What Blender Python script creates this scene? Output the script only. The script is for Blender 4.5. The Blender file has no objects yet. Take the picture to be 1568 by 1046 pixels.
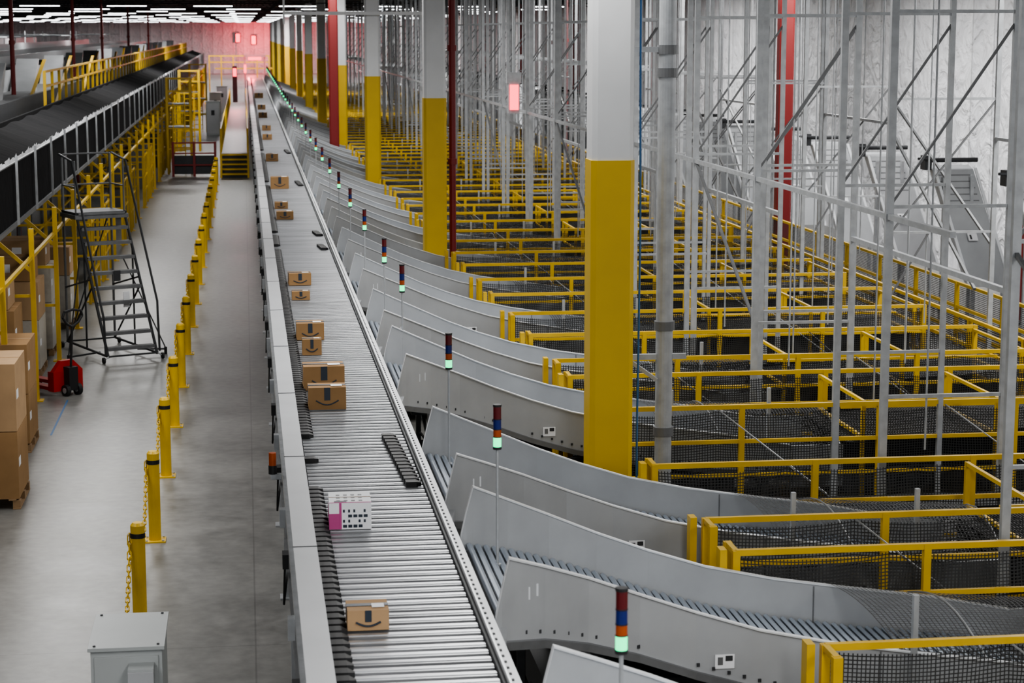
import bpy, math, random
from mathutils import Vector, Matrix
random.seed(7)
S=bpy.context.scene
C=S.collection

# ---------------------------------------------------------------- materials
def mat(name,col,rough=.5,metal=0.,var=.0,scale=6.,bump=0.,col2=None,emit=0.,ecol=None,stretch=(1,1,1),spec=.5):
    m=bpy.data.materials.new(name); m.use_nodes=True
    nt=m.node_tree; b=nt.nodes['Principled BSDF']
    b.inputs['Roughness'].default_value=rough; b.inputs['Metallic'].default_value=metal
    b.inputs['Specular IOR Level'].default_value=spec
    c=(*col,1)
    if var>0 or bump>0:
        tc=nt.nodes.new('ShaderNodeTexCoord'); mp=nt.nodes.new('ShaderNodeMapping'); mp.inputs['Scale'].default_value=stretch
        n=nt.nodes.new('ShaderNodeTexNoise'); n.inputs['Scale'].default_value=scale; n.inputs['Detail'].default_value=6
        nt.links.new(tc.outputs['Object'],mp.inputs[0]); nt.links.new(mp.outputs[0],n.inputs['Vector'])
        r=nt.nodes.new('ShaderNodeValToRGB')
        c2=col2 or tuple(max(0,x*(1-var)) for x in col)
        r.color_ramp.elements[0].position=.3; r.color_ramp.elements[1].position=.7
        r.color_ramp.elements[0].color=(*c2,1); r.color_ramp.elements[1].color=c
        nt.links.new(n.outputs['Fac'],r.inputs[0]); nt.links.new(r.outputs[0],b.inputs['Base Color'])
        if bump>0:
            bp=nt.nodes.new('ShaderNodeBump'); bp.inputs['Strength'].default_value=bump; bp.inputs['Distance'].default_value=.05
            nt.links.new(n.outputs['Fac'],bp.inputs['Height']); nt.links.new(bp.outputs[0],b.inputs['Normal'])
    else: b.inputs['Base Color'].default_value=c
    if emit>0:
        b.inputs['Emission Color'].default_value=(*(ecol or col),1); b.inputs['Emission Strength'].default_value=emit
    return m

def concrete():
    m=mat('polished_concrete',(.30,.30,.305),.42,0)
    nt=m.node_tree; b=nt.nodes['Principled BSDF']
    tc=nt.nodes.new('ShaderNodeTexCoord')
    n1=nt.nodes.new('ShaderNodeTexNoise'); n1.inputs['Scale'].default_value=.55; n1.inputs['Detail'].default_value=9; n1.inputs['Roughness'].default_value=.7; n1.inputs['Distortion'].default_value=.6
    n2=nt.nodes.new('ShaderNodeTexNoise'); n2.inputs['Scale'].default_value=7; n2.inputs['Detail'].default_value=6
    mx=nt.nodes.new('ShaderNodeMix'); mx.data_type='FLOAT'; mx.inputs[0].default_value=.3
    r=nt.nodes.new('ShaderNodeValToRGB'); e=r.color_ramp.elements
    e[0].position=.38; e[0].color=(.105,.105,.10,1); e[1].position=.62; e[1].color=(.215,.212,.202,1)
    nt.links.new(tc.outputs['Object'],n1.inputs['Vector']); nt.links.new(tc.outputs['Object'],n2.inputs['Vector'])
    nt.links.new(n1.outputs['Fac'],mx.inputs[2]); nt.links.new(n2.outputs['Fac'],mx.inputs[3]); nt.links.new(mx.outputs[0],r.inputs[0])
    br=nt.nodes.new('ShaderNodeTexBrick'); br.offset=0; br.inputs['Scale'].default_value=1; br.inputs['Brick Width'].default_value=5; br.inputs['Row Height'].default_value=6.6
    br.inputs['Mortar Size'].default_value=.01; br.inputs['Color1'].default_value=(1,1,1,1); br.inputs['Color2'].default_value=(1,1,1,1); br.inputs['Mortar'].default_value=(.7,.7,.7,1)
    nt.links.new(tc.outputs['Object'],br.inputs['Vector'])
    mm=nt.nodes.new('ShaderNodeMix'); mm.data_type='RGBA'; mm.blend_type='MULTIPLY'; mm.inputs[0].default_value=1
    nt.links.new(r.outputs[0],mm.inputs[6]); nt.links.new(br.outputs['Color'],mm.inputs[7]); nt.links.new(mm.outputs[2],b.inputs['Base Color'])
    rr=nt.nodes.new('ShaderNodeMapRange'); rr.inputs[3].default_value=.2; rr.inputs[4].default_value=.5
    nt.links.new(n1.outputs['Fac'],rr.inputs[0]); nt.links.new(rr.outputs[0],b.inputs['Roughness'])
    return m

def wallpanel(name,axis):
    m=mat(name,(.6,.61,.62),.5)
    nt=m.node_tree; b=nt.nodes['Principled BSDF']
    tc=nt.nodes.new('ShaderNodeTexCoord'); sp=nt.nodes.new('ShaderNodeSeparateXYZ'); nt.links.new(tc.outputs['Object'],sp.inputs[0])
    ma=nt.nodes.new('ShaderNodeMath'); ma.operation='MULTIPLY'; ma.inputs[1].default_value=1/1.5
    nt.links.new(sp.outputs[axis],ma.inputs[0])
    fr=nt.nodes.new('ShaderNodeMath'); fr.operation='FRACT'; nt.links.new(ma.outputs[0],fr.inputs[0])
    r=nt.nodes.new('ShaderNodeValToRGB'); e=r.color_ramp.elements
    e[0].position=0; e[0].color=(.20,.20,.21,1); e[1].position=.05; e[1].color=(.86,.87,.89,1)
    k=r.color_ramp.elements.new(.9); k.color=(.72,.73,.76,1)
    nt.links.new(fr.outputs[0],r.inputs[0])
    n=nt.nodes.new('ShaderNodeTexNoise'); n.inputs['Scale'].default_value=1.6; n.inputs['Detail'].default_value=5; n.inputs['Distortion'].default_value=1.2
    nt.links.new(tc.outputs['Object'],n.inputs['Vector'])
    mm=nt.nodes.new('ShaderNodeMix'); mm.data_type='RGBA'; mm.blend_type='MULTIPLY'; mm.inputs[0].default_value=.35
    nt.links.new(r.outputs[0],mm.inputs[6]); nt.links.new(n.outputs['Fac'],mm.inputs[7]); nt.links.new(mm.outputs[2],b.inputs['Base Color'])
    bp=nt.nodes.new('ShaderNodeBump'); bp.inputs['Strength'].default_value=.9; bp.inputs['Distance'].default_value=.3
    nt.links.new(n.outputs['Fac'],bp.inputs['Height']); nt.links.new(bp.outputs[0],b.inputs['Normal'])
    return m

def netting(name,cell=.06,thick=.16,col=(.015,.015,.016)):
    m=mat(name,col,.7)
    nt=m.node_tree; b=nt.nodes['Principled BSDF']; out=nt.nodes['Material Output']
    tc=nt.nodes.new('ShaderNodeTexCoord'); sp=nt.nodes.new('ShaderNodeSeparateXYZ'); nt.links.new(tc.outputs['UV'],sp.inputs[0])
    fs=[]
    for a in (0,1):
        ma=nt.nodes.new('ShaderNodeMath'); ma.operation='MULTIPLY'; ma.inputs[1].default_value=1/cell; nt.links.new(sp.outputs[a],ma.inputs[0])
        fr=nt.nodes.new('ShaderNodeMath'); fr.operation='FRACT'; nt.links.new(ma.outputs[0],fr.inputs[0])
        lt=nt.nodes.new('ShaderNodeMath'); lt.operation='LESS_THAN'; lt.inputs[1].default_value=thick; nt.links.new(fr.outputs[0],lt.inputs[0]); fs.append(lt)
    mx=nt.nodes.new('ShaderNodeMath'); mx.operation='MAXIMUM'; nt.links.new(fs[0].outputs[0],mx.inputs[0]); nt.links.new(fs[1].outputs[0],mx.inputs[1])
    tr=nt.nodes.new('ShaderNodeBsdfTransparent'); ms=nt.nodes.new('ShaderNodeMixShader')
    nt.links.new(mx.outputs[0],ms.inputs[0]); nt.links.new(tr.outputs[0],ms.inputs[1]); nt.links.new(b.outputs[0],ms.inputs[2]); nt.links.new(ms.outputs[0],out.inputs[0])
    return m

M={}
M['conc']=concrete()
M['wallY']=wallpanel('insulated_wall_panel_side',1); M['wallX']=wallpanel('insulated_wall_panel_end',0)
M['ceil']=mat('dark_roof_deck',(.05,.052,.055),.8,0,.3,2)
M['yel']=mat('safety_yellow_paint',(.60,.385,.018),.42,0,.18,3)
M['yel2']=mat('safety_yellow_column_wrap',(.59,.39,.015),.5,0,.1,2)
M['white']=mat('white_column_paint',(.66,.67,.68),.5,0,.08,2)
M['grey']=mat('light_grey_powder_coat',(.36,.372,.385),.42,.1,.14,2.5)
M['greyL']=mat('pale_grey_edge',(.66,.68,.70),.35,.2)
M['rail']=mat('conveyor_rail_grey',(.46,.47,.485),.4,.2,.1,2)
M['galv']=mat('galvanised_steel',(.42,.435,.45),.45,.4,.25,8)
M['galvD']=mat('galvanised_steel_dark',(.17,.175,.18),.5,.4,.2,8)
M['alu']=mat('brushed_aluminium_slat',(.52,.53,.55),.33,.7,.45,1.3,stretch=(.5,7,1))
M['aluE']=mat('slat_body_dark_groove',(.06,.06,.065),.5,.6)  # dark base seen in the gaps between slats
M['roller']=mat('roller_steel',(.5,.56,.64),.3,.8)
M['blk']=mat('black_rubber',(.010,.010,.011),.6)
M['blkF']=mat('black_fabric_guard',(.010,.010,.011),.95,0,.3,5,.3,spec=.1)
M['dark']=mat('dark_machine_steel',(.035,.037,.04),.6,.2,.2,5)
M['red']=mat('fire_red_paint',(.17,.010,.010),.5)
M['redB']=mat('pallet_jack_red',(.35,.015,.012),.4)
M['net']=netting('black_safety_netting',.032,.30,(.028,.029,.03))
M['net2']=netting('chute_cover_netting',.04,.26,(.02,.02,.021))
M['card']=mat('corrugated_cardboard',(.30,.18,.085),.85,0,.15,4,spec=.2)
M['cardL']=mat('light_cardboard',(.38,.25,.14),.85,0,.15,4,spec=.2)
M['cardD']=mat('dark_cardboard',(.22,.13,.06),.85,0,.15,4,spec=.2)  # darker brown board, for carton seams and one far pallet box
M['tape']=mat('black_blue_tape',(.02,.03,.045),.4)
M['paper']=mat('label_paper',(.70,.71,.73),.6)
M['blue']=mat('blue_tape',(.03,.12,.28),.5)
M['pink']=mat('pink_print',(.40,.06,.20),.5)
M['wood']=mat('pallet_wood',(.30,.19,.10),.8,0,.3,6,stretch=(1,6,1))
M['cab']=mat('cabinet_grey',(.40,.42,.42),.4,.1,.06,3)
M['gOn']=mat('green_lamp_lit',(.01,.5,.2),.4,emit=1.7,ecol=(.0,1,.36))
M['amb']=mat('amber_lamp_lens',(.32,.06,.01),.3)
M['blu']=mat('blue_lamp_lens',(.006,.015,.12),.3)
M['rd']=mat('red_lamp_lens',(.09,.006,.008),.3)
M['rdOn']=mat('red_lamp_lit',(1,.05,.07),.4,emit=3.0,ecol=(1,.07,.10))
M['strip']=mat('led_strip_lens',(1,1,1),.5,emit=8,ecol=(.95,.98,1))
M['curt']=mat('clear_wrap',(.42,.39,.34),.35,0,.2,8)

# ---------------------------------------------------------------- mesh builder
class MB:
    def __init__(s): s.v=[];s.f=[];s.m=[];s.ml=[];s.uv={}
    def mi(s,k):
        if k not in s.ml: s.ml.append(k)
        return s.ml.index(k)
    def add(s,vs,fs,k,uv=None):
        o=len(s.v); s.v+= [tuple(p) for p in vs]; i=s.mi(k)
        for f in fs:
            s.f.append(tuple(o+a for a in f)); s.m.append(i)
            if uv: s.uv[len(s.f)-1]=[uv[a] for a in f]
    def box(s,x0,x1,y0,y1,z0,z1,k):
        s.add([(x0,y0,z0),(x1,y0,z0),(x1,y1,z0),(x0,y1,z0),(x0,y0,z1),(x1,y0,z1),(x1,y1,z1),(x0,y1,z1)],
              [(0,3,2,1),(4,5,6,7),(0,1,5,4),(1,2,6,5),(2,3,7,6),(3,0,4,7)],k)
    def tube(s,p,q,r,k,n=8,r2=None):
        p=Vector(p);q=Vector(q);d=(q-p)
        if d.length<1e-6:return
        d.normalize(); a=Vector((0,0,1)) if abs(d.z)<.9 else Vector((1,0,0))
        u=d.cross(a).normalized(); w=d.cross(u); r2=r if r2 is None else r2
        vs=[];off=math.pi/n
        for c,rr in((p,r),(q,r2)):
            for i in range(n):
                t=2*math.pi*i/n+off; vs.append(c+u*math.cos(t)*rr+w*math.sin(t)*rr)
        fs=[(i,(i+1)%n,n+(i+1)%n,n+i) for i in range(n)]+[tuple(range(n-1,-1,-1)),tuple(range(n,2*n))]
        s.add(vs,fs,k)
    def beam(s,p,q,r,k): s.tube(p,q,r*1.414,k,4)
    def path(s,pts,r,k,n=8):
        for a,b in zip(pts,pts[1:]): s.tube(a,b,r,k,n)
    def slab(s,ring,off,k):
        n=len(ring); off=Vector(off); vs=[Vector(p) for p in ring]+[Vector(p)+off for p in ring]
        s.add(vs,[tuple(range(n-1,-1,-1)),tuple(range(n,2*n))]+[(i,(i+1)%n,n+(i+1)%n,n+i) for i in range(n)],k)
    def quad(s,a,b,c,d,k,u0=0,v0=0):
        a,b,c,d=[Vector(t) for t in(a,b,c,d)]; w=(b-a).length;h=(d-a).length
        s.add([a,b,c,d],[(0,1,2,3)],k,[(u0,v0),(u0+w,v0),(u0+w,v0+h),(u0,v0+h)])
    def mesh(s,name):
        me=bpy.data.meshes.new(name); me.from_pydata(s.v,[],s.f)
        for k in s.ml: me.materials.append(M[k])
        me.polygons.foreach_set('material_index',s.m)
        if s.uv:
            l=me.uv_layers.new(name='UVMap')
            for fi,uvs in s.uv.items():
                p=me.polygons[fi]
                for j,li in enumerate(p.loop_indices): l.data[li].uv=uvs[j]
        me.update(); return me
def place(name,me,loc=(0,0,0),rz=0.,parent=None,bevel=0,sc=None):
    o=bpy.data.objects.new(name,me); o.location=loc; o.rotation_euler[2]=rz
    if sc:o.scale=sc
    C.objects.link(o)
    if parent:o.parent=parent
    if bevel:
        b=o.modifiers.new('bevel','BEVEL'); b.width=bevel; b.segments=2; b.limit_method='ANGLE'
    return o
def empty(name,loc=(0,0,0)):
    o=bpy.data.objects.new(name,None); o.location=loc; o.empty_display_size=.3; C.objects.link(o); return o

H=6.2
YB=300.; ZC=7.9; XR=18.5; XL=-38.; ZT=ZC-.005
# ---------------------------------------------------------------- shell
b=MB(); b.box(XL,XR,-30,YB,-.2,0,'conc'); place('floor',b.mesh('floor'))
b=MB(); b.box(XL,XR+.3,YB,YB+.3,0,ZC,'wallX'); place('wall_back',b.mesh('wall_back'))
b=MB(); b.box(XR,XR+.3,-30,YB,0,ZC,'wallY'); place('wall_right',b.mesh('wall_right'))
b=MB(); b.box(XL-.3,XL,-30,YB+.3,0,ZC,'wallY'); place('wall_left',b.mesh('wall_left'))
b=MB(); b.box(XL-.3,XR+.3,-30,YB+.3,ZC,ZC+.2,'ceil'); place('ceiling',b.mesh('ceiling'))
b=MB()
y=96.
while y<YB-2:
    b.box(XL,XR,y-.06,y+.06,ZC-.08,ZT,'dark'); b.box(XL,XR,y-.05,y+.05,ZC-.42,ZC-.38,'dark')
    x=XL+.5
    while x<XR-1.5:
        b.beam((x,y,ZC-.4),(x+.75,y,ZC-.04),.02,'dark'); b.beam((x+.75,y,ZC-.04),(x+1.5,y,ZC-.4),.02,'dark'); x+=1.5
    y+=9.9
place('roof_joists',b.mesh('roof_joists'))
b=MB()
for iy in range(14):
    y=101+iy*14
    for ix in range(13):
        x=XL+2+ix*4.2+(iy%2)*1.5
        if x+1.9>XR: continue
        b.box(x,x+1.9,y-.12,y+.12,ZC-.50,ZC-.472,'strip'); b.box(x-.02,x+1.92,y-.14,y+.14,ZC-.472,ZC-.43,'dark')
        b.tube((x+.2,y,ZC-.45),(x+.2,y,ZT),.012,'dark',4); b.tube((x+1.7,y,ZC-.45),(x+1.7,y,ZT),.012,'dark',4)
place('ceiling_strip_lights',b.mesh('ceiling_strip_lights'))

def area(name,loc,sx,sy,p,col=(1,.99,.975)):
    l=bpy.data.lights.new(name,'AREA'); l.shape='RECTANGLE'; l.size=sx; l.size_y=sy; l.energy=p; l.color=col
    o=bpy.data.objects.new(name,l); o.location=loc; C.objects.link(o); return o
for y in (-16,4,26,48,72):
    area('right_wall_fill_light',(-4.5,y,ZC-.1),2.4,14,680)
    area('right_wall_fill_light',(3.2,y,ZC-.1),1.6,14,620)
    area('right_wall_fill_light',(13.5,y,ZC-.1),3.0,14,1250)  # row added near the right wall to brighten it
for y in (104,140,176,212,250,285):
    for x in(-16,0,12):
        area('right_wall_fill_light',(x,y,ZC-.52),11,.3,1050)
w=bpy.data.worlds.new('World'); S.world=w; w.use_nodes=True
w.node_tree.nodes['Background'].inputs[0].default_value=(.8,.88,1,1); w.node_tree.nodes['Background'].inputs[1].default_value=.6

# ---------------------------------------------------------------- columns
YC=[20.8+19.8*k for k in range(14)]
def column(yz=4.86,w=.44,kl='yel2',ku='white'):
    b=MB(); h=w/2;c=.05
    def oct(z0,z1,h,k):
        pts=[(-h+c,-h),(h-c,-h),(h,-h+c),(h,h-c),(h-c,h),(-h+c,h),(-h,h-c),(-h,-h+c)]
        b.slab([(x,y,z0) for x,y in pts],(0,0,z1-z0),k)
    oct(0,.04,h+.12,'dark'); oct(.04,yz,h+.012,kl); oct(yz,ZT,h,ku)
    for sx in(-1,1):
        for sy in(-1,1): b.tube((sx*(h+.07),sy*(h+.07),.04),(sx*(h+.07),sy*(h+.07),.1),.02,'galv',6)
    return b.mesh('column_mesh')
cm=column(); cr=column(7,.44,'red','red')
for i,y in enumerate(YC):
    place('structural_column',cm,(3.82,y,0))
    if i in(1,3,4,5,6): place('fire_red_column',cr,(16.6,y,0))
cr2=column(7,.34,'red','red')
place('fire_red_column',cr2,(12.95,47.2,0)); place('fire_red_column',cr2,(3.42,77.6,0))
pr=MB(); pr.tube((0,0,0),(0,0,ZT),.07,'red',10)
for z in(1.2,3.5,5.8): pr.tube((0,0,z),(0,0,z+.12),.095,'red',10)
pr=pr.mesh('riser')
place('sprinkler_riser_pipe',pr,(4.2,YC[1]+.1,0))
place('sprinkler_riser_pipe',pr,(9.3,60,0)); place('sprinkler_riser_pipe',pr,(11.9,74,0))
for y in (62,84,101,124,150): place('sprinkler_riser_pipe',pr,(-6.9,y,0))
b=MB(); b.tube((0,0,0),(0,0,ZT),.095,'galv',20)
for z in(1.7,2.9,5.7,5.95): b.tube((0,0,z),(0,0,z+.1),.115,'galvD',20)
b.beam((-.5,0,6.0),(.1,0,6.0),.03,'galv'); b.beam((-.5,0,2.6),(.25,0,2.6),.03,'galv'); b.beam((-.45,.02,2.6),(-.1,-.1,2.35),.02,'galv')
place('vertical_conduit_pipe',b.mesh('conduit'),(4.6,21.6,0))
b=MB(); b.path([(0,0,0),(.0,0,2),(.02,.02,4),(0,0,6),(0,0,ZT)],.012,'blue')
place('blue_air_hose',b.mesh('hose'),(4.15,20.85,0))
b=MB(); b.beam((1.2,60,6.72),(5.6,60,6.72),.05,'white'); b.beam((1.2,60,6.4),(1.2,60,ZT),.03,'white'); b.beam((5.6,60,6.4),(5.6,60,ZT),.03,'white')
place('overhead_cross_beam',b.mesh('crossbeam'))

# ---------------------------------------------------------------- sorter conveyor
Y0,Y1=4.,175.
sorter=empty('sliding_shoe_sorter_conveyor',(0,0,0))
ZD=2.2; XD=1.505
b=MB(); y=Y0
while y<Y1:
    b.box(.50,XD,y,y+.15,ZD-.05,ZD-.03,'aluE'); b.box(.50,XD,y,y+.095,ZD-.03,ZD,'alu'); b.box(.50,XD,y+.03,y+.065,ZD,ZD+.005,'alu'); y+=.15
place('slat_deck',b.mesh('slats'),parent=sorter)
b=MB()
b.box(.33,.46,Y0,Y1,1.75,ZD+.08,'rail'); b.box(.30,.48,Y0,Y1,ZD+.08,ZD+.10,'rail'); b.box(.28,.33,Y0,Y1,2.02,2.1,'galv'); b.box(.27,.33,Y0,Y1,1.78,1.83,'galvD'); b.box(.455,.47,Y0,Y1,ZD-.04,ZD+.04,'dark')
b.box(.325,.331,Y0,Y1,1.86,2.0,'galvD')
b.box(1.535,1.615,Y0,Y1,1.75,ZD+.05,'rail'); b.box(1.51,1.535,Y0,Y1,ZD-.02,ZD+.03,'dark'); b.box(1.535,1.548,Y0,Y1,ZD+.05,ZD+.07,'greyL')
b.box(.46,1.54,Y0,Y1,1.85,ZD-.06,'dark')
y=Y0
while y<60:
    b.box(1.56,1.575,y,y+.03,ZD+.05,ZD+.056,'dark'); y+=.12
y=Y0+1
while y<Y1:
    for x in(.38,1.56):
        b.box(x-.05,x+.05,y-.05,y+.05,0,1.78,'galv'); b.box(x-.1,x+.1,y-.1,y+.1,0,.02,'galv')
    b.box(.38,1.56,y-.03,y+.03,1.0,1.07,'galv')
    b.box(.295,.485,y-.008,y+.008,ZD+.10,ZD+.104,'dark')
    b.box(.23,.28,y+.9,y+1.05,1.88,2.0,'blk'); b.box(.23,.28,y+2.2,y+2.3,1.9,2.06,'galv')
    b.tube((.25,y+1.0,1.88),(.24,y+1.2,1.5),.01,'blk',5); b.tube((.24,y+1.2,1.5),(.3,y+1.7,1.78),.01,'blk',5)
    y+=3.3
place('side_frames_and_legs',b.mesh('frames'),parent=sorter)
def shoe(b,x,y):
    b.box(x,x+.095,y+.02,y+.125,ZD+.0,ZD+.05,'blk'); b.add([(x+.095,y+.02,ZD),(x+.14,y+.06,ZD),(x+.14,y+.09,ZD),(x+.095,y+.125,ZD),(x+.095,y+.02,ZD+.05),(x+.14,y+.06,ZD+.035),(x+.14,y+.09,ZD+.035),(x+.095,y+.125,ZD+.05)],[(0,1,5,4),(1,2,6,5),(2,3,7,6),(4,5,6,7)],'blk')
b=MB(); y=Y0
groups=[(17.2,19.4),(36.6,37.4),(39.2,39.9),(52,53.5),(66,68)]
while y<Y1:
    g=[q for q in groups if q[0]<=y<=q[1]]
    if g:
        t=(y-g[0][0])/(g[0][1]-g[0][0]); shoe(b,1.35-.07*t,y)
    else: shoe(b,.472,y)
    y+=.15
shoe(b,.48,18.3)
place('divert_shoes',b.mesh('shoes'),parent=sorter)
b=MB(); b.tube((0,0,0),(0,0,.12),.035,'amb',12); b.tube((0,0,-.08),(0,0,0),.04,'blk',12); b.box(-.02,.08,-.03,.03,-.13,-.08,'galv')
place('amber_beacon',b.mesh('beacon'),(.19,18.3,2.2))

# ---------------------------------------------------------------- chutes
def chute():
    b=MB()
    P=[(1.63,2.22,2.06),(1.68,2.42,2.05),(1.74,2.61,2.03),(2.05,2.44,1.92),(2.42,2.25,1.77),(2.85,2.04,1.59),(3.3,1.86,1.41),(3.8,1.70,1.26),(4.4,1.57,1.13),(5.1,1.46,1.02),(5.8,1.36,.94),(6.5,1.22,.85)]
    def yn(x):
        t=min(1,max(0,(x-1.65)/1.65)); return -2.05+1.15*(t*(2-t))
    def yf(x):
        t=min(1,max(0,(x-1.65)/1.65)); return .15+.75*(t*(2-t))
    for fn,sg in((yn,-1),(yf,1)):
        for (xa,ta,ba),(xb,tb,bb) in zip(P,P[1:]):
            ya,yb=fn(xa),fn(xb); o=.03*sg
            vs=[(xa,ya,ba),(xb,yb,bb),(xb,yb,tb),(xa,ya,ta),(xa,ya+o,ba),(xb,yb+o,bb),(xb,yb+o,tb),(xa,ya+o,ta)]
            b.add(vs,[(0,1,2,3),(7,6,5,4),(3,2,6,7),(0,4,5,1),(0,3,7,4),(1,5,6,2)],'grey')
            o2=.045*sg
            vs=[(xa,ya-.01*sg,ta),(xb,yb-.01*sg,tb),(xb,yb-.01*sg,tb+.012),(xa,ya-.01*sg,ta+.012),(xa,ya+o2,ta),(xb,yb+o2,tb),(xb,yb+o2,tb+.012),(xa,ya+o2,ta+.012)]
            b.add(vs,[(0,1,2,3),(7,6,5,4),(3,2,6,7),(0,4,5,1),(0,3,7,4),(1,5,6,2)],'greyL')
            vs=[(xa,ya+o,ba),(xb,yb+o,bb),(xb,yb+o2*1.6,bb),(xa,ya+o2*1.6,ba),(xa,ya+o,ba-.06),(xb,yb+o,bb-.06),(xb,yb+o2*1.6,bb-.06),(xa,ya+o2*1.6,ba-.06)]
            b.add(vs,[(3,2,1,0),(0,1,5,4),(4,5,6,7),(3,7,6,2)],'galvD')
        x=1.88
        while x<6.4:
            for (xa,ta,ba),(xb,tb,bb) in zip(P,P[1:]):
                if xa<=x<xb: z=ba+(bb-ba)*(x-xa)/(xb-xa)
            y=fn(x)+.034*sg; b.box(x-.012,x+.012,y-.008,y+.008,z+.04,z+.065,'dark'); x+=.12
        for x,z0,z1 in((2.95,1.58,1.99),(4.75,1.10,1.50)):
            for q in(-.002,.032): b.box(x-.006,x+.006,fn(x)+q*sg-.003,fn(x)+q*sg+.003,z0,z1,'galvD')
    yl=yn(3.5)-.036; b.box(3.45,3.60,yl-.004,yl,1.42,1.53,'paper'); b.box(3.53,3.585,yl-.008,yl-.004,1.48,1.52,'dark'); b.box(3.47,3.51,yl-.008,yl-.004,1.45,1.51,'galvD')
    for q in(0,.07): b.box(1.88+q,1.915+q,yn(1.9+q)-.036,yn(1.9+q)-.03,2.26,2.35,'greyL')
    for (xa,ta,ba),(xb,tb,bb) in zip(P,P[1:]):
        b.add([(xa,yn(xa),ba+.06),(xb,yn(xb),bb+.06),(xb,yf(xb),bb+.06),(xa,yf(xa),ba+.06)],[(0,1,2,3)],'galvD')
    x=1.70
    while x<6.4:
        for (xa,ta,ba),(xb,tb,bb) in zip(P,P[1:]):
            if xa<=x<xb: z=ba+(bb-ba)*(x-xa)/(xb-xa)
        b.tube((x,yn(x)+.03,z+.11),(x,yf(x)-.03,z+.11),.026,'roller',6); x+=.075
    for x,z in((2.4,1.72),(4.3,1.10),(6.2,.88)):
        for fn,sg in((yn,-1),(yf,1)):
            y=fn(x)-.03*sg; b.box(x-.035,x+.035,y-.035,y+.035,0,z,'galvD'); b.box(x-.09,x+.09,y-.09,y+.09,0,.02,'galvD')
        b.box(x-.03,x+.03,yn(x),yf(x),z-.12,z-.05,'galvD'); b.beam((x,yn(x),.6),(x,yf(x),1.0),.02,'galvD')
    b.box(1.63,1.72,-2.25,.25,1.93,2.01,'dark'); b.slab([(1.63,-2.6,2.15),(1.63,-2.05,2.15),(1.71,-2.05,2.15)],(0,0,-.3),'grey')
    b.box(2.2,3.6,-.6,.5,.95,1.25,'dark'); b.box(4.0,5.8,-.7,.7,.5,.8,'dark'); b.box(1.9,6.6,-.95,.85,.25,.3,'blkF')  # last box: black sheet painting in the shade beneath the chute
    b.path([(1.9,-1.9,1.7),(2.1,-1.7,1.4),(2.5,-1.2,1.45),(2.9,-.9,1.35)],.014,'blk',5)
    N=8; xs=[4.9,5.6,6.4,7.15]; zs=[1.49,1.39,1.25,1.1]
    def pt(i,j):
        t=j/N; y=-.93+1.86*t; return (xs[i],y,zs[i]+.30*math.sin(math.pi*t)*(.25+.35*i)+.02)
    for i in range(3):
        for j in range(N):
            b.quad(pt(i,j),pt(i+1,j),pt(i+1,j+1),pt(i,j+1),'net2',i*.6,j*.23)
    for i in(1,3): b.path([pt(i,j) for j in range(N+1)],.008,'galvD',5)
    for yy in(-.93,.93): b.box(6.5,7.15,yy-.02,yy+.02,.7,1.22,'galv')
    for xx in(5.0,6.2):
        b.box(xx-.02,xx+.02,-1.0,-.95,1.0,1.95,'galv')
    return b.mesh('chute_mesh')
chm=chute()
Ls=[10.95,15.15,18.6,24.0,27.6,32.2]
while Ls[-1]<165: Ls.append(Ls[-1]+4.4)
Ls=[7.0]+Ls
def stack():
    b=MB(); b.tube((0,0,1.95),(0,0,3.03),.012,'galv',8); b.tube((0,0,1.9),(0,0,2.1),.03,'galv',8)
    z=3.03
    b.tube((0,0,z-.02),(0,0,z),.034,'blk',16)
    for k,h in(('gOn',.08),('amb',.06),('blu',.08),('rd',.10)):
        b.tube((0,0,z),(0,0,z+h-.006),.031,k,16); b.tube((0,0,z+h-.006),(0,0,z+h),.033,'blk',16); z+=h
    b.tube((0,0,z),(0,0,z+.012),.034,'blk',16)
    return b.mesh('stack_mesh')
stm=stack()
for i,L in enumerate(Ls):
    place('sorting_chute',chm,(0,L,0))
    place('stack_light',stm,(1.88,{1:9.8,2:14.95,3:18.65,4:24.35}.get(i,L-.1),0))

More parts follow.
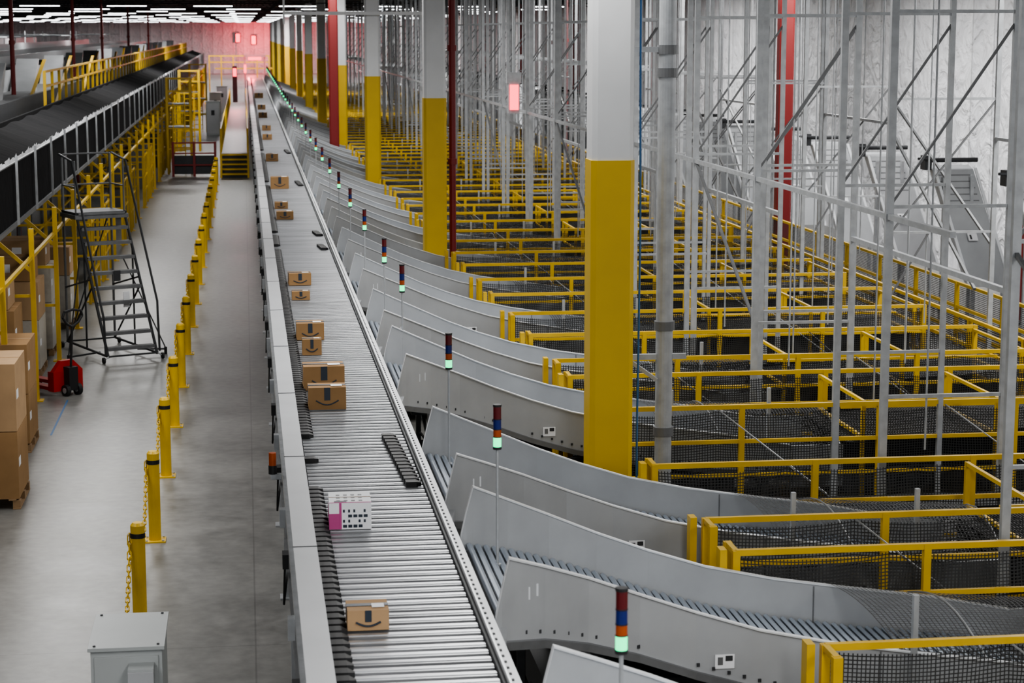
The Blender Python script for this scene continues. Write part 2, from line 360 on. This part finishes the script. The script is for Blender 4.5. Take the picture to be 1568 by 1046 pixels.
# ---------------------------------------------------------------- railings (right side)
XA,XBB=4.1,10.9
def drape(b,x0,x1,y,z0,z1,seed):
    rnd=random.Random(seed); n=int((x1-x0)/.28); m=4; g=[]
    for i in range(n+1):
        x=x0+(x1-x0)*i/n; sag=.05*abs(math.sin(i*math.pi/5)); off=[.03*math.sin(i*.9+j)+rnd.uniform(-.02,.02) for j in range(m+1)]
        g.append([Vector((x+rnd.uniform(-.02,.02),y+off[j]*(m-j)/m*2,z0+(z1-sag-z0)*j/m)) for j in range(m+1)])
    for i in range(n):
        for j in range(m):
            u,v=i*.28,j*(z1-z0)/m
            b.add([g[i][j],g[i+1][j],g[i+1][j+1],g[i][j+1]],[(0,1,2,3)],'net',[(u,v),(u+.28,v),(u+.28,v+(z1-z0)/m),(u,v+(z1-z0)/m)])
def railing(ret):
    b=MB()
    for z,r in((1.78,.026),(1.36,.022),(.95,.018)): b.beam((XA,0,z),(XBB,0,z),r,'yel')
    n=5
    for i in range(n):
        x=XA+(XBB-XA)*i/(n-1)
        b.box(x-.032,x+.032,-.032,.032,0,1.8,'yel'); b.box(x-.09,x+.09,-.09,.09,0,.015,'yel')
    b.box(XA-.16,XA-.1,-.09,.05,.3,1.83,'yel'); b.box(XA-.1,XA+.1,-.07,-.05,1.2,1.27,'yel')
    drape(b,XA,XBB,.08,.35,1.72,3+int(ret>0))
    for z in(1.78,1.36): b.beam((XA,0,z),(XA,ret,z),.024,'yel')
    b.box(XA-.035,XA+.035,ret-.035,ret+.035,0,1.8,'yel')
    for i in range(2):
        x=XA+1.4+2.8*i; b.tube((x,0,1.76),(x+1.1,ret*3,.9),.008,'galv',4)
    return b.mesh('railing_mesh')
rF=railing(.3); rN=railing(-.3)
def cage():
    b=MB()
    for x in(7.4,9.1,10.85):
        for z in(1.74,1.3): b.beam((x,-.95,z),(x,.95,z),.02,'yel')
        for y in(-.92,.92): b.box(x-.025,x+.025,y-.025,y+.025,0,1.76,'yel')
    b.beam((7.4,0,1.5),(10.85,0,1.5),.018,'yel')
    b.box(7.3,10.8,-.85,.85,.5,.56,'blkF'); b.box(7.3,10.8,-.88,-.85,.2,1.3,'blkF'); b.box(7.3,10.8,.85,.88,.2,1.3,'blkF')
    b.quad((7.2,-.95,1.25),(10.85,-.95,1.45),(10.85,.95,1.45),(7.2,.95,1.25),'net')
    for x in(7.6,10.6):
        for y in(-.8,.8): b.box(x-.03,x+.03,y-.03,y+.03,0,.5,'galvD')
    return b.mesh('cage_mesh')
tm=cage()
def frame():
    b=MB()
    for x,t in((6.6,.04),(7.9,.03)):
        b.box(x-t,x+t,-.03,.03,0,ZT,'galv'); b.box(x-.1,x+.1,-.1,.1,0,.02,'galv')
    for x in(7.1,8.7): b.tube((x,.1,1.8),(x,.1,ZT),.012,'galv',5)
    for z in(2.4,4.4,6.4): b.beam((6.6,0,z),(7.9,0,z),.018,'galv')
    b.beam((6.6,0,4.4),(7.9,0,6.3),.013,'galvD')
    return b.mesh('frame_mesh')
def frame2():
    b=MB()
    for x in(9.6,11.2): b.box(x-.035,x+.035,-.03,.03,0,ZT,'galv')
    for x in(10.2,12.0): b.tube((x,.1,1.8),(x,.1,ZT),.012,'galv',5)
    for z in(3.2,5.2): b.beam((9.6,0,z),(11.2,0,z),.018,'galv')
    b.beam((9.6,0,3.2),(11.2,0,5.2),.013,'galvD'); b.beam((9.6,0,2.2),(10.2,0,3.2),.013,'galvD')
    return b.mesh('frame2_mesh')
def deckm(w):
    b=MB(); b.box(XA+.05,XBB,0,w,.62,.7,'dark')
    for x in(4.9,7.6,10.6):
        b.box(x-.04,x+.04,.05,.12,0,.62,'galvD'); b.box(x-.04,x+.04,w-.12,w-.05,0,.62,'galvD')
    return b.mesh('catwalk')
fm,fm2=frame(),frame2()
for i,L in enumerate(Ls):
    if L<8: continue
    place('guard_railing',rF,(0,L+1.05,0))
    nxt=Ls[i+1] if i+1<len(Ls) else L+4.4
    place('guard_railing',rN,(0,nxt-(1.62 if i==1 else 1.25),0))
    place('aisle_catwalk_deck',deckm(nxt-L-2.7),(0,L+1.25,0))
    place('netted_chute_cage',tm,(0,L,0))
    place('steel_support_frame',fm,(0,L+1.3,0)); 
    if L>22: place('steel_support_frame',fm,(.35,L-1.25,0))
    if i%2 or L>40: place('steel_support_frame',fm2,(0,L+1.25,0))
    if L>34: place('steel_support_frame',fm2,(.5,L-1.2,0))
b=MB()
b.beam((6.6,18,4.3),(6.6,172,4.3),.028,'galv')
for i,(a,c) in enumerate(zip(Ls[1:],Ls[2:])):
    for x,z in((6.6,2.4),(9.6,2.8),(11.2,3.0)):
        if (i+int(x))%3==0: b.beam((x,a+1.3,z),(x,c+1.3,z+1.9),.018,'galvD')
    if i%2==0: b.beam((7.9,a+1.3,3.5),(7.9,c+1.3,3.5),.03,'galv')
    else: b.beam((11.2,a+1.25,4.6),(11.2,c+1.25,4.6),.024,'galv')
place('longitudinal_steel_bracing',b.mesh('bracing'))
b=MB()
for x in(11.1,12.5):
    for z in(1.78,1.36,.95): b.beam((x,14,z),(x,172,z),.026,'yel')
    y=14
    while y<172: b.box(x-.035,x+.035,y-.035,y+.035,0,1.8,'yel'); y+=2.2
    b.quad((x+.04,14,.1),(x+.04,172,.1),(x+.04,172,1.74),(x+.04,14,1.74),'net')
b.box(11.2,12.4,14,172,.62,.7,'galvD')
place('aisle_guard_railing',b.mesh('aisle_rail'))
# leaning feed ducts in front of the right wall
b=MB()
ring=[(-.5,.55,3.3),(.4,.55,3.3),(.95,-.35,.9),(.05,-.35,.9)]
b.slab(ring,(0,.28,.08),'grey')
for q in(0,.9): 
    b.slab([(-.5+q,.5,3.34),(-.44+q,.5,3.34),(.11+q,-.40,.88),(.05+q,-.40,.88)],(0,.05,0),'greyL')
for k in range(6):
    t=k*.055; b.slab([(-.4+.55*t,.53-.9*t,3.2-2.4*t),(.34+.55*t,.53-.9*t,3.2-2.4*t),(.36+.55*t,.51-.9*t,3.13-2.4*t),(-.38+.55*t,.51-.9*t,3.13-2.4*t)],(0,-.02,0),'galvD')
b.slab([(.1,.0,2.0),(.3,.0,2.0),(.33,-.05,1.85),(.13,-.05,1.85)],(0,-.03,0),'paper'); b.slab([(.14,-.01,1.97),(.18,-.01,1.97),(.2,-.05,1.88),(.16,-.05,1.88)],(0,-.035,0),'dark')
for x,z in((-.3,3.2),(.3,3.2),(.2,.9),(.85,.9)): b.box(x-.035,x+.035,.3 if z>1 else -.25,.37 if z>1 else -.18,0,z,'galv')
b.tube((-.6,.6,3.5),(.5,.6,3.5),.05,'dark',10); b.box(-.7,-.55,.45,.75,3.3,3.6,'dark'); b.tube((-.2,.6,3.5),(-.9,.3,3.55),.03,'dark',8)
im=b.mesh('incline_mesh')
y=31.
while y<165:
    place('inclined_feed_duct',im,(14.9,y,0)); y+=4.55
b=MB(); b.box(-.17,.17,-.1,.1,-.1,.15,'galv'); b.box(-.10,.10,-.14,-.1,-.72,-.14,'rdOn'); b.box(-.13,.13,-.1,.06,-.8,-.1,'galv'); b.tube((0,0,.15),(0,0,2.7),.03,'galv',8)
place('red_andon_light',b.mesh('andon'),(6.24,46.5,5.1))

# ---------------------------------------------------------------- cartons
def carton(X,Y,w,d,h,kind='brown',rz=0.):
    b=MB(); k={'brown':'card','light':'cardL','print':'paper'}[kind]
    hx,hy=w/2,d/2
    b.box(-hx,hx,-hy,hy,0,h,k)
    b.box(-hx-.001,hx+.001,-.004,.004,h,h+.003,'cardD')
    if kind=='print':
        b.box(-hx-.002,-hx+.08,-hy-.003,hy+.002,.002,h*.6,'pink'); b.box(-hx+.08,-hx+.1,-hy-.002,-hy,.002,h,'pink')
        for i in range(5):
            for j in range(4):
                if (i*3+j)%5==2: continue
                b.box(-hx+.11+i*.042,-hx+.11+i*.042+(.016 if j%2 else .032),-hy-.004,-hy,.015+j*.042,.015+j*.042+.024,'tape')
        for i in range(4):
            for j in range(3):
                b.box(-hx+.06+i*.06,-hx+.06+i*.06+.03,-hy+.06+j*.1,-hy+.09+j*.1,h,h+.003,'galvD')
        b.box(-hx+.04,-hx+.14,-hy+.02,-hy+.07,h,h+.003,'tape'); b.box(-hx,hx,-hy,-hy+.012,h,h+.004,'pink')
    else:
        b.box(-hx-.002,hx+.002,-.03,.03,h+.001,h+.005,'tape')
        b.box(-hx*.16,hx*.16,-hy-.003,-hy,h*.42,h,'tape')
        pts=[(-hx*.6+hx*t*.12,-hy-.003,h*.42-h*.2*math.sin(math.pi*t/10)) for t in range(11)]
        b.path(pts,.008,'tape',5)
        b.box(hx*.2,hx*.8,-hy*.6,hy*.1,h+.005,h+.008,'paper')
        b.box(-hx-.003,-hx,-hy*.2,hy*.2,h*.3,h,'tape')
    place('shipping_carton',b.mesh('carton'),(X,Y,ZD+.01),rz,bevel=.004)
for a in[(.755,13.1,.28,.26,.14,'light',.0),(.785,15.95,.34,.40,.22,'print',-.02),(.81,21.1,.40,.3,.24,'brown',0),(.82,22.3,.46,.35,.27,'brown',.02),
         (.79,26.0,.36,.32,.22,'brown',0),(.77,24.7,.24,.2,.2,'brown',0),(.81,31.7,.35,.3,.19,'brown',.05),(.78,29.9,.27,.22,.13,'brown',0),
         (.81,43.0,.36,.35,.17,'brown',0),(.78,45.6,.3,.3,.15,'brown',0),(.85,51.5,.46,.4,.30,'brown',0),(.81,62.5,.38,.35,.22,'brown',0),
         (.81,64.5,.25,.3,.12,'brown',0),(.81,75,.35,.4,.2,'brown',0),(.86,82,.35,.4,.2,'brown',0),(.83,94,.4,.4,.25,'brown',0),(.86,104,.4,.4,.25,'brown',0),(.86,122,.5,.5,.3,'brown',0)]:
    carton(*a)

# ---------------------------------------------------------------- bollards + chains
XBOL=-1.2
b=MB(); b.box(-.13,.13,-.13,.13,0,.018,'yel'); b.tube((0,0,.018),(0,0,1.1),.075,'yel',20); b.tube((0,0,1.1),(0,0,1.13),.075,'yel',20,.05)
b.tube((0,0,.97),(0,0,1.02),.078,'blk',20)
for x in(-.1,.1):
    for y in(-.1,.1): b.tube((x,y,.018),(x,y,.035),.014,'galv',6)
b.tube((-.1,0,1.0),(-.06,0,1.0),.012,'galv',6)
bm=b.mesh('bollard_mesh')
YBol=[20.6+3.62*k for k in range(18)]
for y in YBol: place('bollard',bm,(XBOL,y,0))
b=MB()
for a,c in zip([16.98]+YBol[:-1],YBol):
    n=64; pts=[]
    for i in range(n+1):
        t=i/n; pts.append(Vector((XBOL-.085,a+(c-a)*t,1.0-.86*(1-(2*t-1)**2)**.8)))
    for i in range(n):
        p,q=pts[i],pts[i+1]; d=(q-p); u=Vector((1,0,0)) if i%2 else Vector((1,0,0)).cross(d).normalized()
        m0=(p+q)/2; e=d*.65; wd=u*.02
        ring=[m0-e*.6-wd,m0-e-wd*.3,m0-e+wd*.3,m0-e*.6+wd,m0+e*.6+wd,m0+e+wd*.3,m0+e-wd*.3,m0+e*.6-wd]
        for r0,r1 in zip(ring,ring[1:]+ring[:1]): b.tube(r0,r1,.0085,'yel',3)
place('yellow_chain',b.mesh('chain'))

# ---------------------------------------------------------------- electrical cabinet
b=MB(); b.box(-.28,.28,-.4,.5,.1,1.35,'cab'); b.box(-.3,.3,-.43,.53,1.35,1.38,'cab'); b.box(-.25,.25,-.42,-.4,.2,1.3,'cab')
b.box(.02,.22,-.6,-.42,.7,1.25,'cab'); b.box(.02,.22,-.62,-.6,.72,1.23,'rail'); b.box(-.22,.22,-.35,.45,0,.1,'dark')
b.slab([(-.05,-.425,1.06),(.0,-.425,1.01),(-.05,-.425,.96),(-.10,-.425,1.01)],(0,-.004,0),'redB'); b.slab([(-.05,-.43,1.04),(-.02,-.43,1.01),(-.05,-.43,.98),(-.08,-.43,1.01)],(0,-.003,0),'paper')
b.tube((.13,-.5,.0),(.13,-.5,.7),.025,'galv',8)
for q in(-.25,.25):
    for yy in(-.38,.48): b.tube((q,yy,1.38),(q,yy,1.39),.012,'dark',8)
place('electrical_cabinet',b.mesh('cabinet'),(-1.02,15.9,0),bevel=.008)

# ---------------------------------------------------------------- left mezzanine conveyor
mz=empty('elevated_conveyor_mezzanine')
b=MB(); ya,yb=18,200
b.box(-3.96,-3.9,ya,yb,3.0,3.98,'blkF'); b.box(-3.98,-3.89,ya,yb,3.98,4.0,'galvD'); b.box(-3.98,-3.86,ya,yb,2.93,3.0,'galvD')
b.box(-9.5,-3.96,ya,yb,2.95,3.05,'dark')
b.box(-4.95,-4.88,ya,yb,3.8,4.36,'blkF')
b.box(-4.9,-3.96,ya,yb,3.8,3.86,'blkF')
y=ya
while y<yb:
    h=.03+.08*random.random(); b.quad((-3.93,y,4.0),(-3.93,y+.35,4.0),(-3.95,y+.35,4.0+h),(-3.95,y,4.01+.06*random.random()),'paper'); y+=.35
# sagging black netting above the guard
n=int((yb-ya)/.8)
for i in range(n):
    y=ya+i*.8; s0=.07*abs(math.sin(i*.8)); s1=.07*abs(math.sin((i+1)*.8))
    b.quad((-4.0,y,4.0),(-4.0,y+.8,4.0),(-4.86,y+.8,4.34-s1),(-4.86,y,4.34-s0),'blkF')
b.box(-7.6,-7.5,ya,yb,4.2,4.95,'grey'); b.box(-6.0,-5.9,ya,yb,3.9,4.42,'dark'); b.box(-7.5,-6.0,ya,yb,4.25,4.3,'galvD')
b.box(-9.6,-9.5,ya,yb,4.5,5.2,'grey'); b.box(-11,-9.6,ya,yb,4.8,4.85,'blk'); b.box(-11.1,-11,ya,yb,4.6,5.3,'galvD')
b.box(-15,-14.9,ya,yb,4.6,5.4,'grey'); b.box(-20,-19.9,ya,yb,4.6,5.6,'grey')
y=ya+1; j=0
while y<yb:
    b.box(-3.86,-3.82,y-.022,y+.022,2.95,4.12,'galv')
    for x in(-6.25,-7.55,-9.55,-11.05): b.box(x-.04,x+.04,y-.04,y+.04,0,4.25,'galvD')
    if j%3==0:
        b.slab([(-7.4,y,4.3),(-7.4,y+2.2,5.3),(-7.4,y+2.4,5.3),(-7.4,y+1.2,4.3)],(.7,0,0),'grey')
        b.box(-9.3,-8.2,y,y+1.5,4.3,4.9,'dark')
    if j%2==0:
        for x in(-15,-20,-26): b.box(x-.03,x+.03,y-.03,y+.03,3.0,6.2,'galv'); b.beam((x,y,5.9),(x+3,y,5.9),.03,'galv')
    y+=3.1; j+=1
place('black_guards_and_conveyor_beds',b.mesh('mezz'),parent=mz)
b=MB(); y=56
for z in(4.7,5.1): b.beam((-5.4,56,z),(-5.4,195,z),.03,'yel')
while y<195: b.box(-5.44,-5.36,y-.04,y+.04,3.8,5.12,'yel'); y+=2.2
for y in(60,70,84,104,126):
    b.slab([(-5.6,y,3.9),(-5.6,y+6,5.3),(-5.6,y+6.4,5.3),(-5.6,y+.4,3.9)],(.08,0,0),'yel'); b.slab([(-6.4,y,3.9),(-6.4,y+6,5.3),(-6.4,y+6.4,5.3),(-6.4,y+.4,3.9)],(.08,0,0),'yel')
place('upper_yellow_railing_and_stairs',b.mesh('mezzrail'),parent=mz)
b=MB(); y=34-8.4
while y<190:
    b.box(-3.63,-3.55,y-.05,y+.05,0,2.93,'yel'); b.box(-3.7,-3.48,y-.11,y+.11,0,.02,'yel')
    b.beam((-3.59,y,2.2),(-4.4,y,2.95),.03,'yel'); b.box(-5.45,-5.37,y-.05,y+.05,0,2.93,'yel'); b.beam((-5.4,y,1.8),(-3.6,y,1.8),.025,'yel'); b.beam((-5.4,y,1.07),(-3.6,y,1.07),.025,'yel')
    y+=4.2
for x,zs in((-3.6,(2.45,)),(-5.4,(1.07,.6,1.8,2.4))):
    for z in zs: b.beam((x,25.6,z),(x,190,z),.028,'yel')
y=42.;j=0
while y<190:
    if y>44 and j%3!=0:
        for z in(1.07,.6,1.8): b.beam((-3.6,y,z),(-3.6,y+2.9,z),.022,'yel')
        for q in(0,1.4,2.9): b.box(-3.63,-3.57,y+q-.03,y+q+.03,0,1.85,'yel')
    if j%3==0 and y>44: b.box(-4.6,-3.9,y+.6,y+2.6,0,1.7,'galvD'); b.box(-3.9,-3.88,y+.8,y+2.4,.2,1.6,'dark')
    y+=4.2;j+=1
place('yellow_support_posts',b.mesh('mezzposts'),parent=mz)

# ---------------------------------------------------------------- rolling ladder
def ladder():
    b=MB(); W=.47; n=10; rise=.272; run=.155
    for i in range(1,n+1):
        y=i*run; z=i*rise
        b.box(-W,W,y-.09,y+.09,z-.02,z,'dark'); b.box(-W,W,y-.1,y-.09,z-.06,z+.004,'galvD')
    zt=n*rise; yt=n*run
    b.box(-W-.05,W+.05,yt-.05,yt+.75,zt-.04,zt+.01,'dark'); b.box(-W-.07,W+.07,yt-.1,yt+.78,zt-.12,zt-.04,'galvD')
    for x in(-W-.02,W+.02):
        b.tube((x,.0,.1),(x,yt,zt),.028,'dark'); b.tube((x,yt+.72,.12),(x,yt+.72,zt+1.1),.024,'galvD')
        b.path([(x*1.1,.05,.85),(x*1.15,.12,1.1),(x*1.1,yt,zt+1.0),(x*1.1,yt+.72,zt+1.1)],.022,'dark'); b.tube((x*1.1,.0,.15),(x*1.1,.05,.85),.022,'dark')
        b.tube((x,yt,zt),(x,yt,zt+1.0),.018,'galvD'); b.tube((x,yt,zt+.5),(x,yt+.72,zt+.5),.015,'galvD')
        b.tube((x,0,.12),(x,yt+.75,.12),.024,'dark'); b.tube((x,yt+.72,.12),(x,yt*.5,zt*.5),.018,'dark'); b.tube((x,yt+.72,1.2),(x,yt*.55,zt*.55),.018,'dark')
        b.tube((x,yt*.75,.12),(x,yt*.75,zt*.75),.018,'dark')
        for yy in(-.02,yt+.75):
            b.tube((x*1.2-.02,yy,.06),(x*1.2+.02,yy,.06),.06,'blk',12); b.tube((x,yy,.12),(x*1.2,yy,.06),.012,'galv',5)
    for x in(-.85,.65):
        b.tube((x*.5,yt*.4,.12),(x*1.3,yt*.3,.1),.018,'dark'); b.tube((x*1.3,yt*.3,0),(x*1.3,yt*.3,.14),.03,'blk',8); b.tube((x*1.3,yt*.3,.12),(x*.6,yt*.9,1.8),.014,'dark')
    b.tube((-W,yt+.72,zt+1.1),(W,yt+.72,zt+1.1),.018,'galvD'); b.tube((-W,yt+.72,zt+.5),(W,yt+.72,zt+.5),.018,'galvD')
    b.tube((-W,yt+.72,.12),(W,yt+.72,.12),.018,'dark'); b.tube((-W,0,.12),(W,0,.12),.018,'dark'); b.tube((-W,yt+.72,.12),(W,yt+.72,zt),.014,'dark')
    b.box(.08,.2,.62,.64,.95,1.25,'paper'); b.box(-.04,.09,.78,.8,1.45,1.65,'dark')
    return b.mesh('ladder_mesh')
place('rolling_warehouse_ladder',ladder(),(-2.2,38.0,0),.42)

# ---------------------------------------------------------------- pallets of cartons
def pallet_load(name,loc,stack,rz=0):
    b=MB()
    for x in(-.5,-.25,0,.25,.5): b.box(x-.05,x+.05,-.6,.6,.12,.14,'wood')
    for x in(-.55,0,.55):
        for y in(-.52,0,.52): b.box(x-.05,x+.05,y-.06,y+.06,.02,.12,'wood')
        b.box(x-.05,x+.05,-.6,.6,0,.02,'wood')
    for bx in stack:
        x0,x1,y0,y1,z0,z1,k=bx
        b.box(x0+.01,x1-.01,y0+.01,y1-.01,z0+.14,z1+.13,k)
        b.box(x0+.008,x1-.008,(y0+y1)/2-.03,(y0+y1)/2+.03,z1+.13,z1+.134,'cardL')
        b.box((x0+x1)/2-.08,(x0+x1)/2+.1,y0+.004,y0+.01,(z0+z1)/2+.1,(z0+z1)/2+.25,'paper')
        b.box(x1-.012,x1-.006,y0+.1,y0+.3,(z0+z1)/2+.1,(z0+z1)/2+.22,'paper')
    place(name,b.mesh(name),loc,rz,bevel=.008)
pallet_load('pallet_of_cartons',(-3.62,26.7,0),[(-.6,.6,-.6,.6,0,.9,'card'),(-.6,.6,-.6,.6,.9,1.8,'cardL')])
pallet_load('pallet_of_cartons',(-3.85,30.3,0),[(-.6,.6,-.6,.6,0,.75,'card'),(-.6,.6,-.6,.6,.75,1.5,'card'),(-.6,.1,-.6,.6,1.5,1.85,'cardL')])
pallet_load('pallet_of_cartons',(-4.35,33.2,0),[(-.6,.0,-.6,.6,0,.8,'card'),(.0,.6,-.6,.6,0,.8,'cardL'),(-.6,.6,-.6,.6,.8,1.6,'card'),(-.5,.5,-.5,.5,1.6,2.1,'cardL')])
pallet_load('pallet_of_cartons',(-4.35,37.0,0),[(-.6,.6,-.6,.6,0,.9,'curt'),(-.6,.6,-.6,.6,.9,1.6,'cardL'),(-.5,.5,-.5,.5,1.6,2.0,'card')])
pallet_load('pallet_of_cartons',(-4.35,39.4,0),[(-.6,.6,-.6,.6,0,.9,'curt'),(-.6,.6,-.6,.6,.9,1.6,'curt'),(-.6,.5,-.5,.5,1.6,2.1,'cardL')])
pallet_load('pallet_of_cartons',(-4.3,42.9,0),[(-.6,.6,-.6,.6,0,1.0,'curt'),(-.6,.6,-.6,.6,1.0,1.6,'cardL')])
pallet_load('pallet_of_cartons',(-4.3,82,0),[(-.6,.6,-.6,.6,0,.8,'cardD'),(-.6,.6,-.6,.6,.8,1.5,'card')])
b=MB()
for x in(-.2,.2):
    b.box(x-.08,x+.08,-.1,1.05,.09,.15,'redB'); b.tube((x-.03,.95,.045),(x+.03,.95,.045),.045,'blk',12)
b.box(-.3,.3,-.22,-.05,.08,.42,'redB'); b.slab([(-.3,-.22,.42),(.3,-.22,.42),(.12,-.2,.6),(-.12,-.2,.6)],(0,.1,0),'redB')
b.box(-.09,.09,-.38,-.2,.1,.5,'blk')
for x in(-.12,.12): b.tube((x-.035,-.32,.1),(x+.035,-.32,.1),.1,'blk',18); b.tube((x-.04,-.32,.1),(x+.04,-.32,.1),.05,'galv',12)
b.tube((0,-.3,.45),(0,-.38,1.2),.022,'blk',8)
b.path([(0,-.38,1.2),(-.12,-.39,1.27),(-.2,-.4,1.38),(-.17,-.41,1.47),(0,-.41,1.5),(.17,-.41,1.47),(.2,-.4,1.38),(.12,-.39,1.27),(0,-.38,1.2)],.022,'blk',8)
place('pallet_jack',b.mesh('jack'),(-3.25,34.7,0),.7)
b=MB(); b.box(-3.1,-3.07,31,34.0,.0,.003,'blue'); place('blue_floor_tape',b.mesh('mark'))

# ---------------------------------------------------------------- far walkway: crossover stairs, platform, gates
b=MB()
for i in range(5): b.box(-1.05,.1,86+i*.28,86.28+i*.28,.19*i+.12,.19*(i+1),'yel'); b.box(-1.0,.05,86.02+i*.28,86.28+i*.28,0,.19*i+.1,'dark')
b.box(-1.05,.1,87.4,150,.9,.98,'galv')
for x in(-1.05,.1):
    b.beam((x,86,1.0),(x,87.4,2.0),.03,'yel'); b.beam((x,87.4,2.0),(x,150,2.0),.03,'yel'); b.beam((x,87.4,1.5),(x,150,1.5),.025,'yel')
    y=86
    while y<150: b.box(x-.04,x+.04,y-.04,y+.04,0,2.0 if y>87 else 1.0,'yel'); y+=2.
place('crossover_stairs_and_walkway',b.mesh('crossover'))
b=MB()
for x in(-3.1,-2.2,-1.3): b.box(x-.05,x+.05,-.05,.05,0,1.5,'red')
for z in(.5,1.0,1.45): b.beam((-3.1,0,z),(-1.3,0,z),.03,'red')
b.box(-3.1,-1.3,.06,.08,.1,.9,'dark')
place('red_pipe_gate',b.mesh('gate'),(0,87,0))
b=MB()
for x in(-.5,.5):
    for y in(-.6,.6): b.box(x-.05,x+.05,y-.05,y+.05,0,4.2,'yel')
for z in(1.1,2.0,3.0,3.6,4.15):
    b.beam((-.5,-.6,z),(.5,-.6,z),.03,'yel'); b.beam((-.5,.6,z),(.5,.6,z),.03,'yel'); b.beam((-.5,-.6,z),(-.5,.6,z),.03,'yel'); b.beam((.5,-.6,z),(.5,.6,z),.03,'yel')
b.box(-.5,.5,-.6,.6,2.0,2.08,'galvD'); b.box(-.5,.5,-.6,.6,3.0,3.08,'galvD')
for i in range(10): b.beam((-.25,-.65,.2+.28*i),(.25,-.65,.2+.28*i),.02,'yel')
for x in(-.25,.25): b.beam((x,-.65,0),(x,-.65,3.1),.025,'yel')
tw=b.mesh('tower')
for y in(89,106,126): place('yellow_access_tower',tw,(-2.85,y,0))
b=MB(); b.box(-2.5,2.5,0,1,2.9,3.0,'yel')
for z in(3.5,4.05): b.beam((-3,0,z),(2.2,0,z),.05,'yel')
for i in range(6): b.box(-3+i*1.04-.05,-3+i*1.04+.05,-.05,.05,0,4.1,'yel')
b.slab([(-3.4,-4,0),(-3.4,0,3),(-3.4,.5,3),(-3.4,-3.5,0)],(.1,0,0),'yel')
place('yellow_crossover_bridge',b.mesh('bridge'),(0,178,0))
b=MB(); b.box(-.4,.4,-.3,.3,0,2.0,'cab'); b.box(-.34,.34,-.32,-.3,.1,1.9,'rail'); b.box(-.1,.1,-.34,-.32,1.2,1.5,'dark'); b.box(-.45,.45,-.35,.35,2.0,2.04,'cab')
cbm=b.mesh('ctl')
for x,y in((-1.9,122),(-2.0,140),(-1.7,155)): place('control_cabinet',cbm,(x,y,0))
b=MB()
for x in(.1,1.8): b.box(x-.07,x+.07,-.1,.1,0,4.1,'galv')
b.box(.05,1.9,-.12,.12,3.95,4.15,'galv'); b.box(.4,1.5,-.2,-.12,3.7,3.95,'rdOn'); b.box(.0,.2,-.2,-.12,2.6,3.3,'rdOn')
b.box(-1.0,-.6,-.2,.2,0,3.2,'dark'); b.box(-.95,-.65,-.24,-.2,2.3,3.0,'rdOn')
place('scanner_portal',b.mesh('portal'),(0,176.5,0))
b=MB()
for x,z1 in((1.5,5.5),(5.2,5.7),(-.8,5.8)):
    b.box(x-.3,x+.3,-.1,0,z1-1.2,z1,'rdOn'); b.box(x-.4,x+.4,0,.1,z1-1.3,z1+.1,'dark'); b.box(x-.06,x+.06,0,.1,0,z1-1.3,'galv')
place('red_warning_display',b.mesh('disp'),(0,YB-.6,0))
for loc,p in(((.6,171,3.2),600),((-.6,140,3.4),160),((1,YB-4,4.5),900),((5,YB-4,5.5),500),((14,YB-5,6.2),500)):
    l=bpy.data.lights.new('red_beacon_glow','POINT'); l.energy=p; l.color=(1,.08,.10); l.shadow_soft_size=.25
    o=bpy.data.objects.new('red_beacon_glow',l); o.location=loc; C.objects.link(o)

# ---------------------------------------------------------------- camera
cam=bpy.data.cameras.new('camera'); cam.lens=70; cam.sensor_width=36; cam.clip_end=600
cam.dof.use_dof=True; cam.dof.focus_distance=23; cam.dof.aperture_fstop=3.5
co=bpy.data.objects.new('camera',cam); C.objects.link(co); co.location=(0,0,H)
co.rotation_euler=(math.radians(90-8.86),0,math.radians(-7.6)); S.camera=co
S.view_settings.view_transform='AgX'
try: S.view_settings.look='AgX - Medium High Contrast'
except Exception as e: print(e)
S.view_settings.exposure=0.4
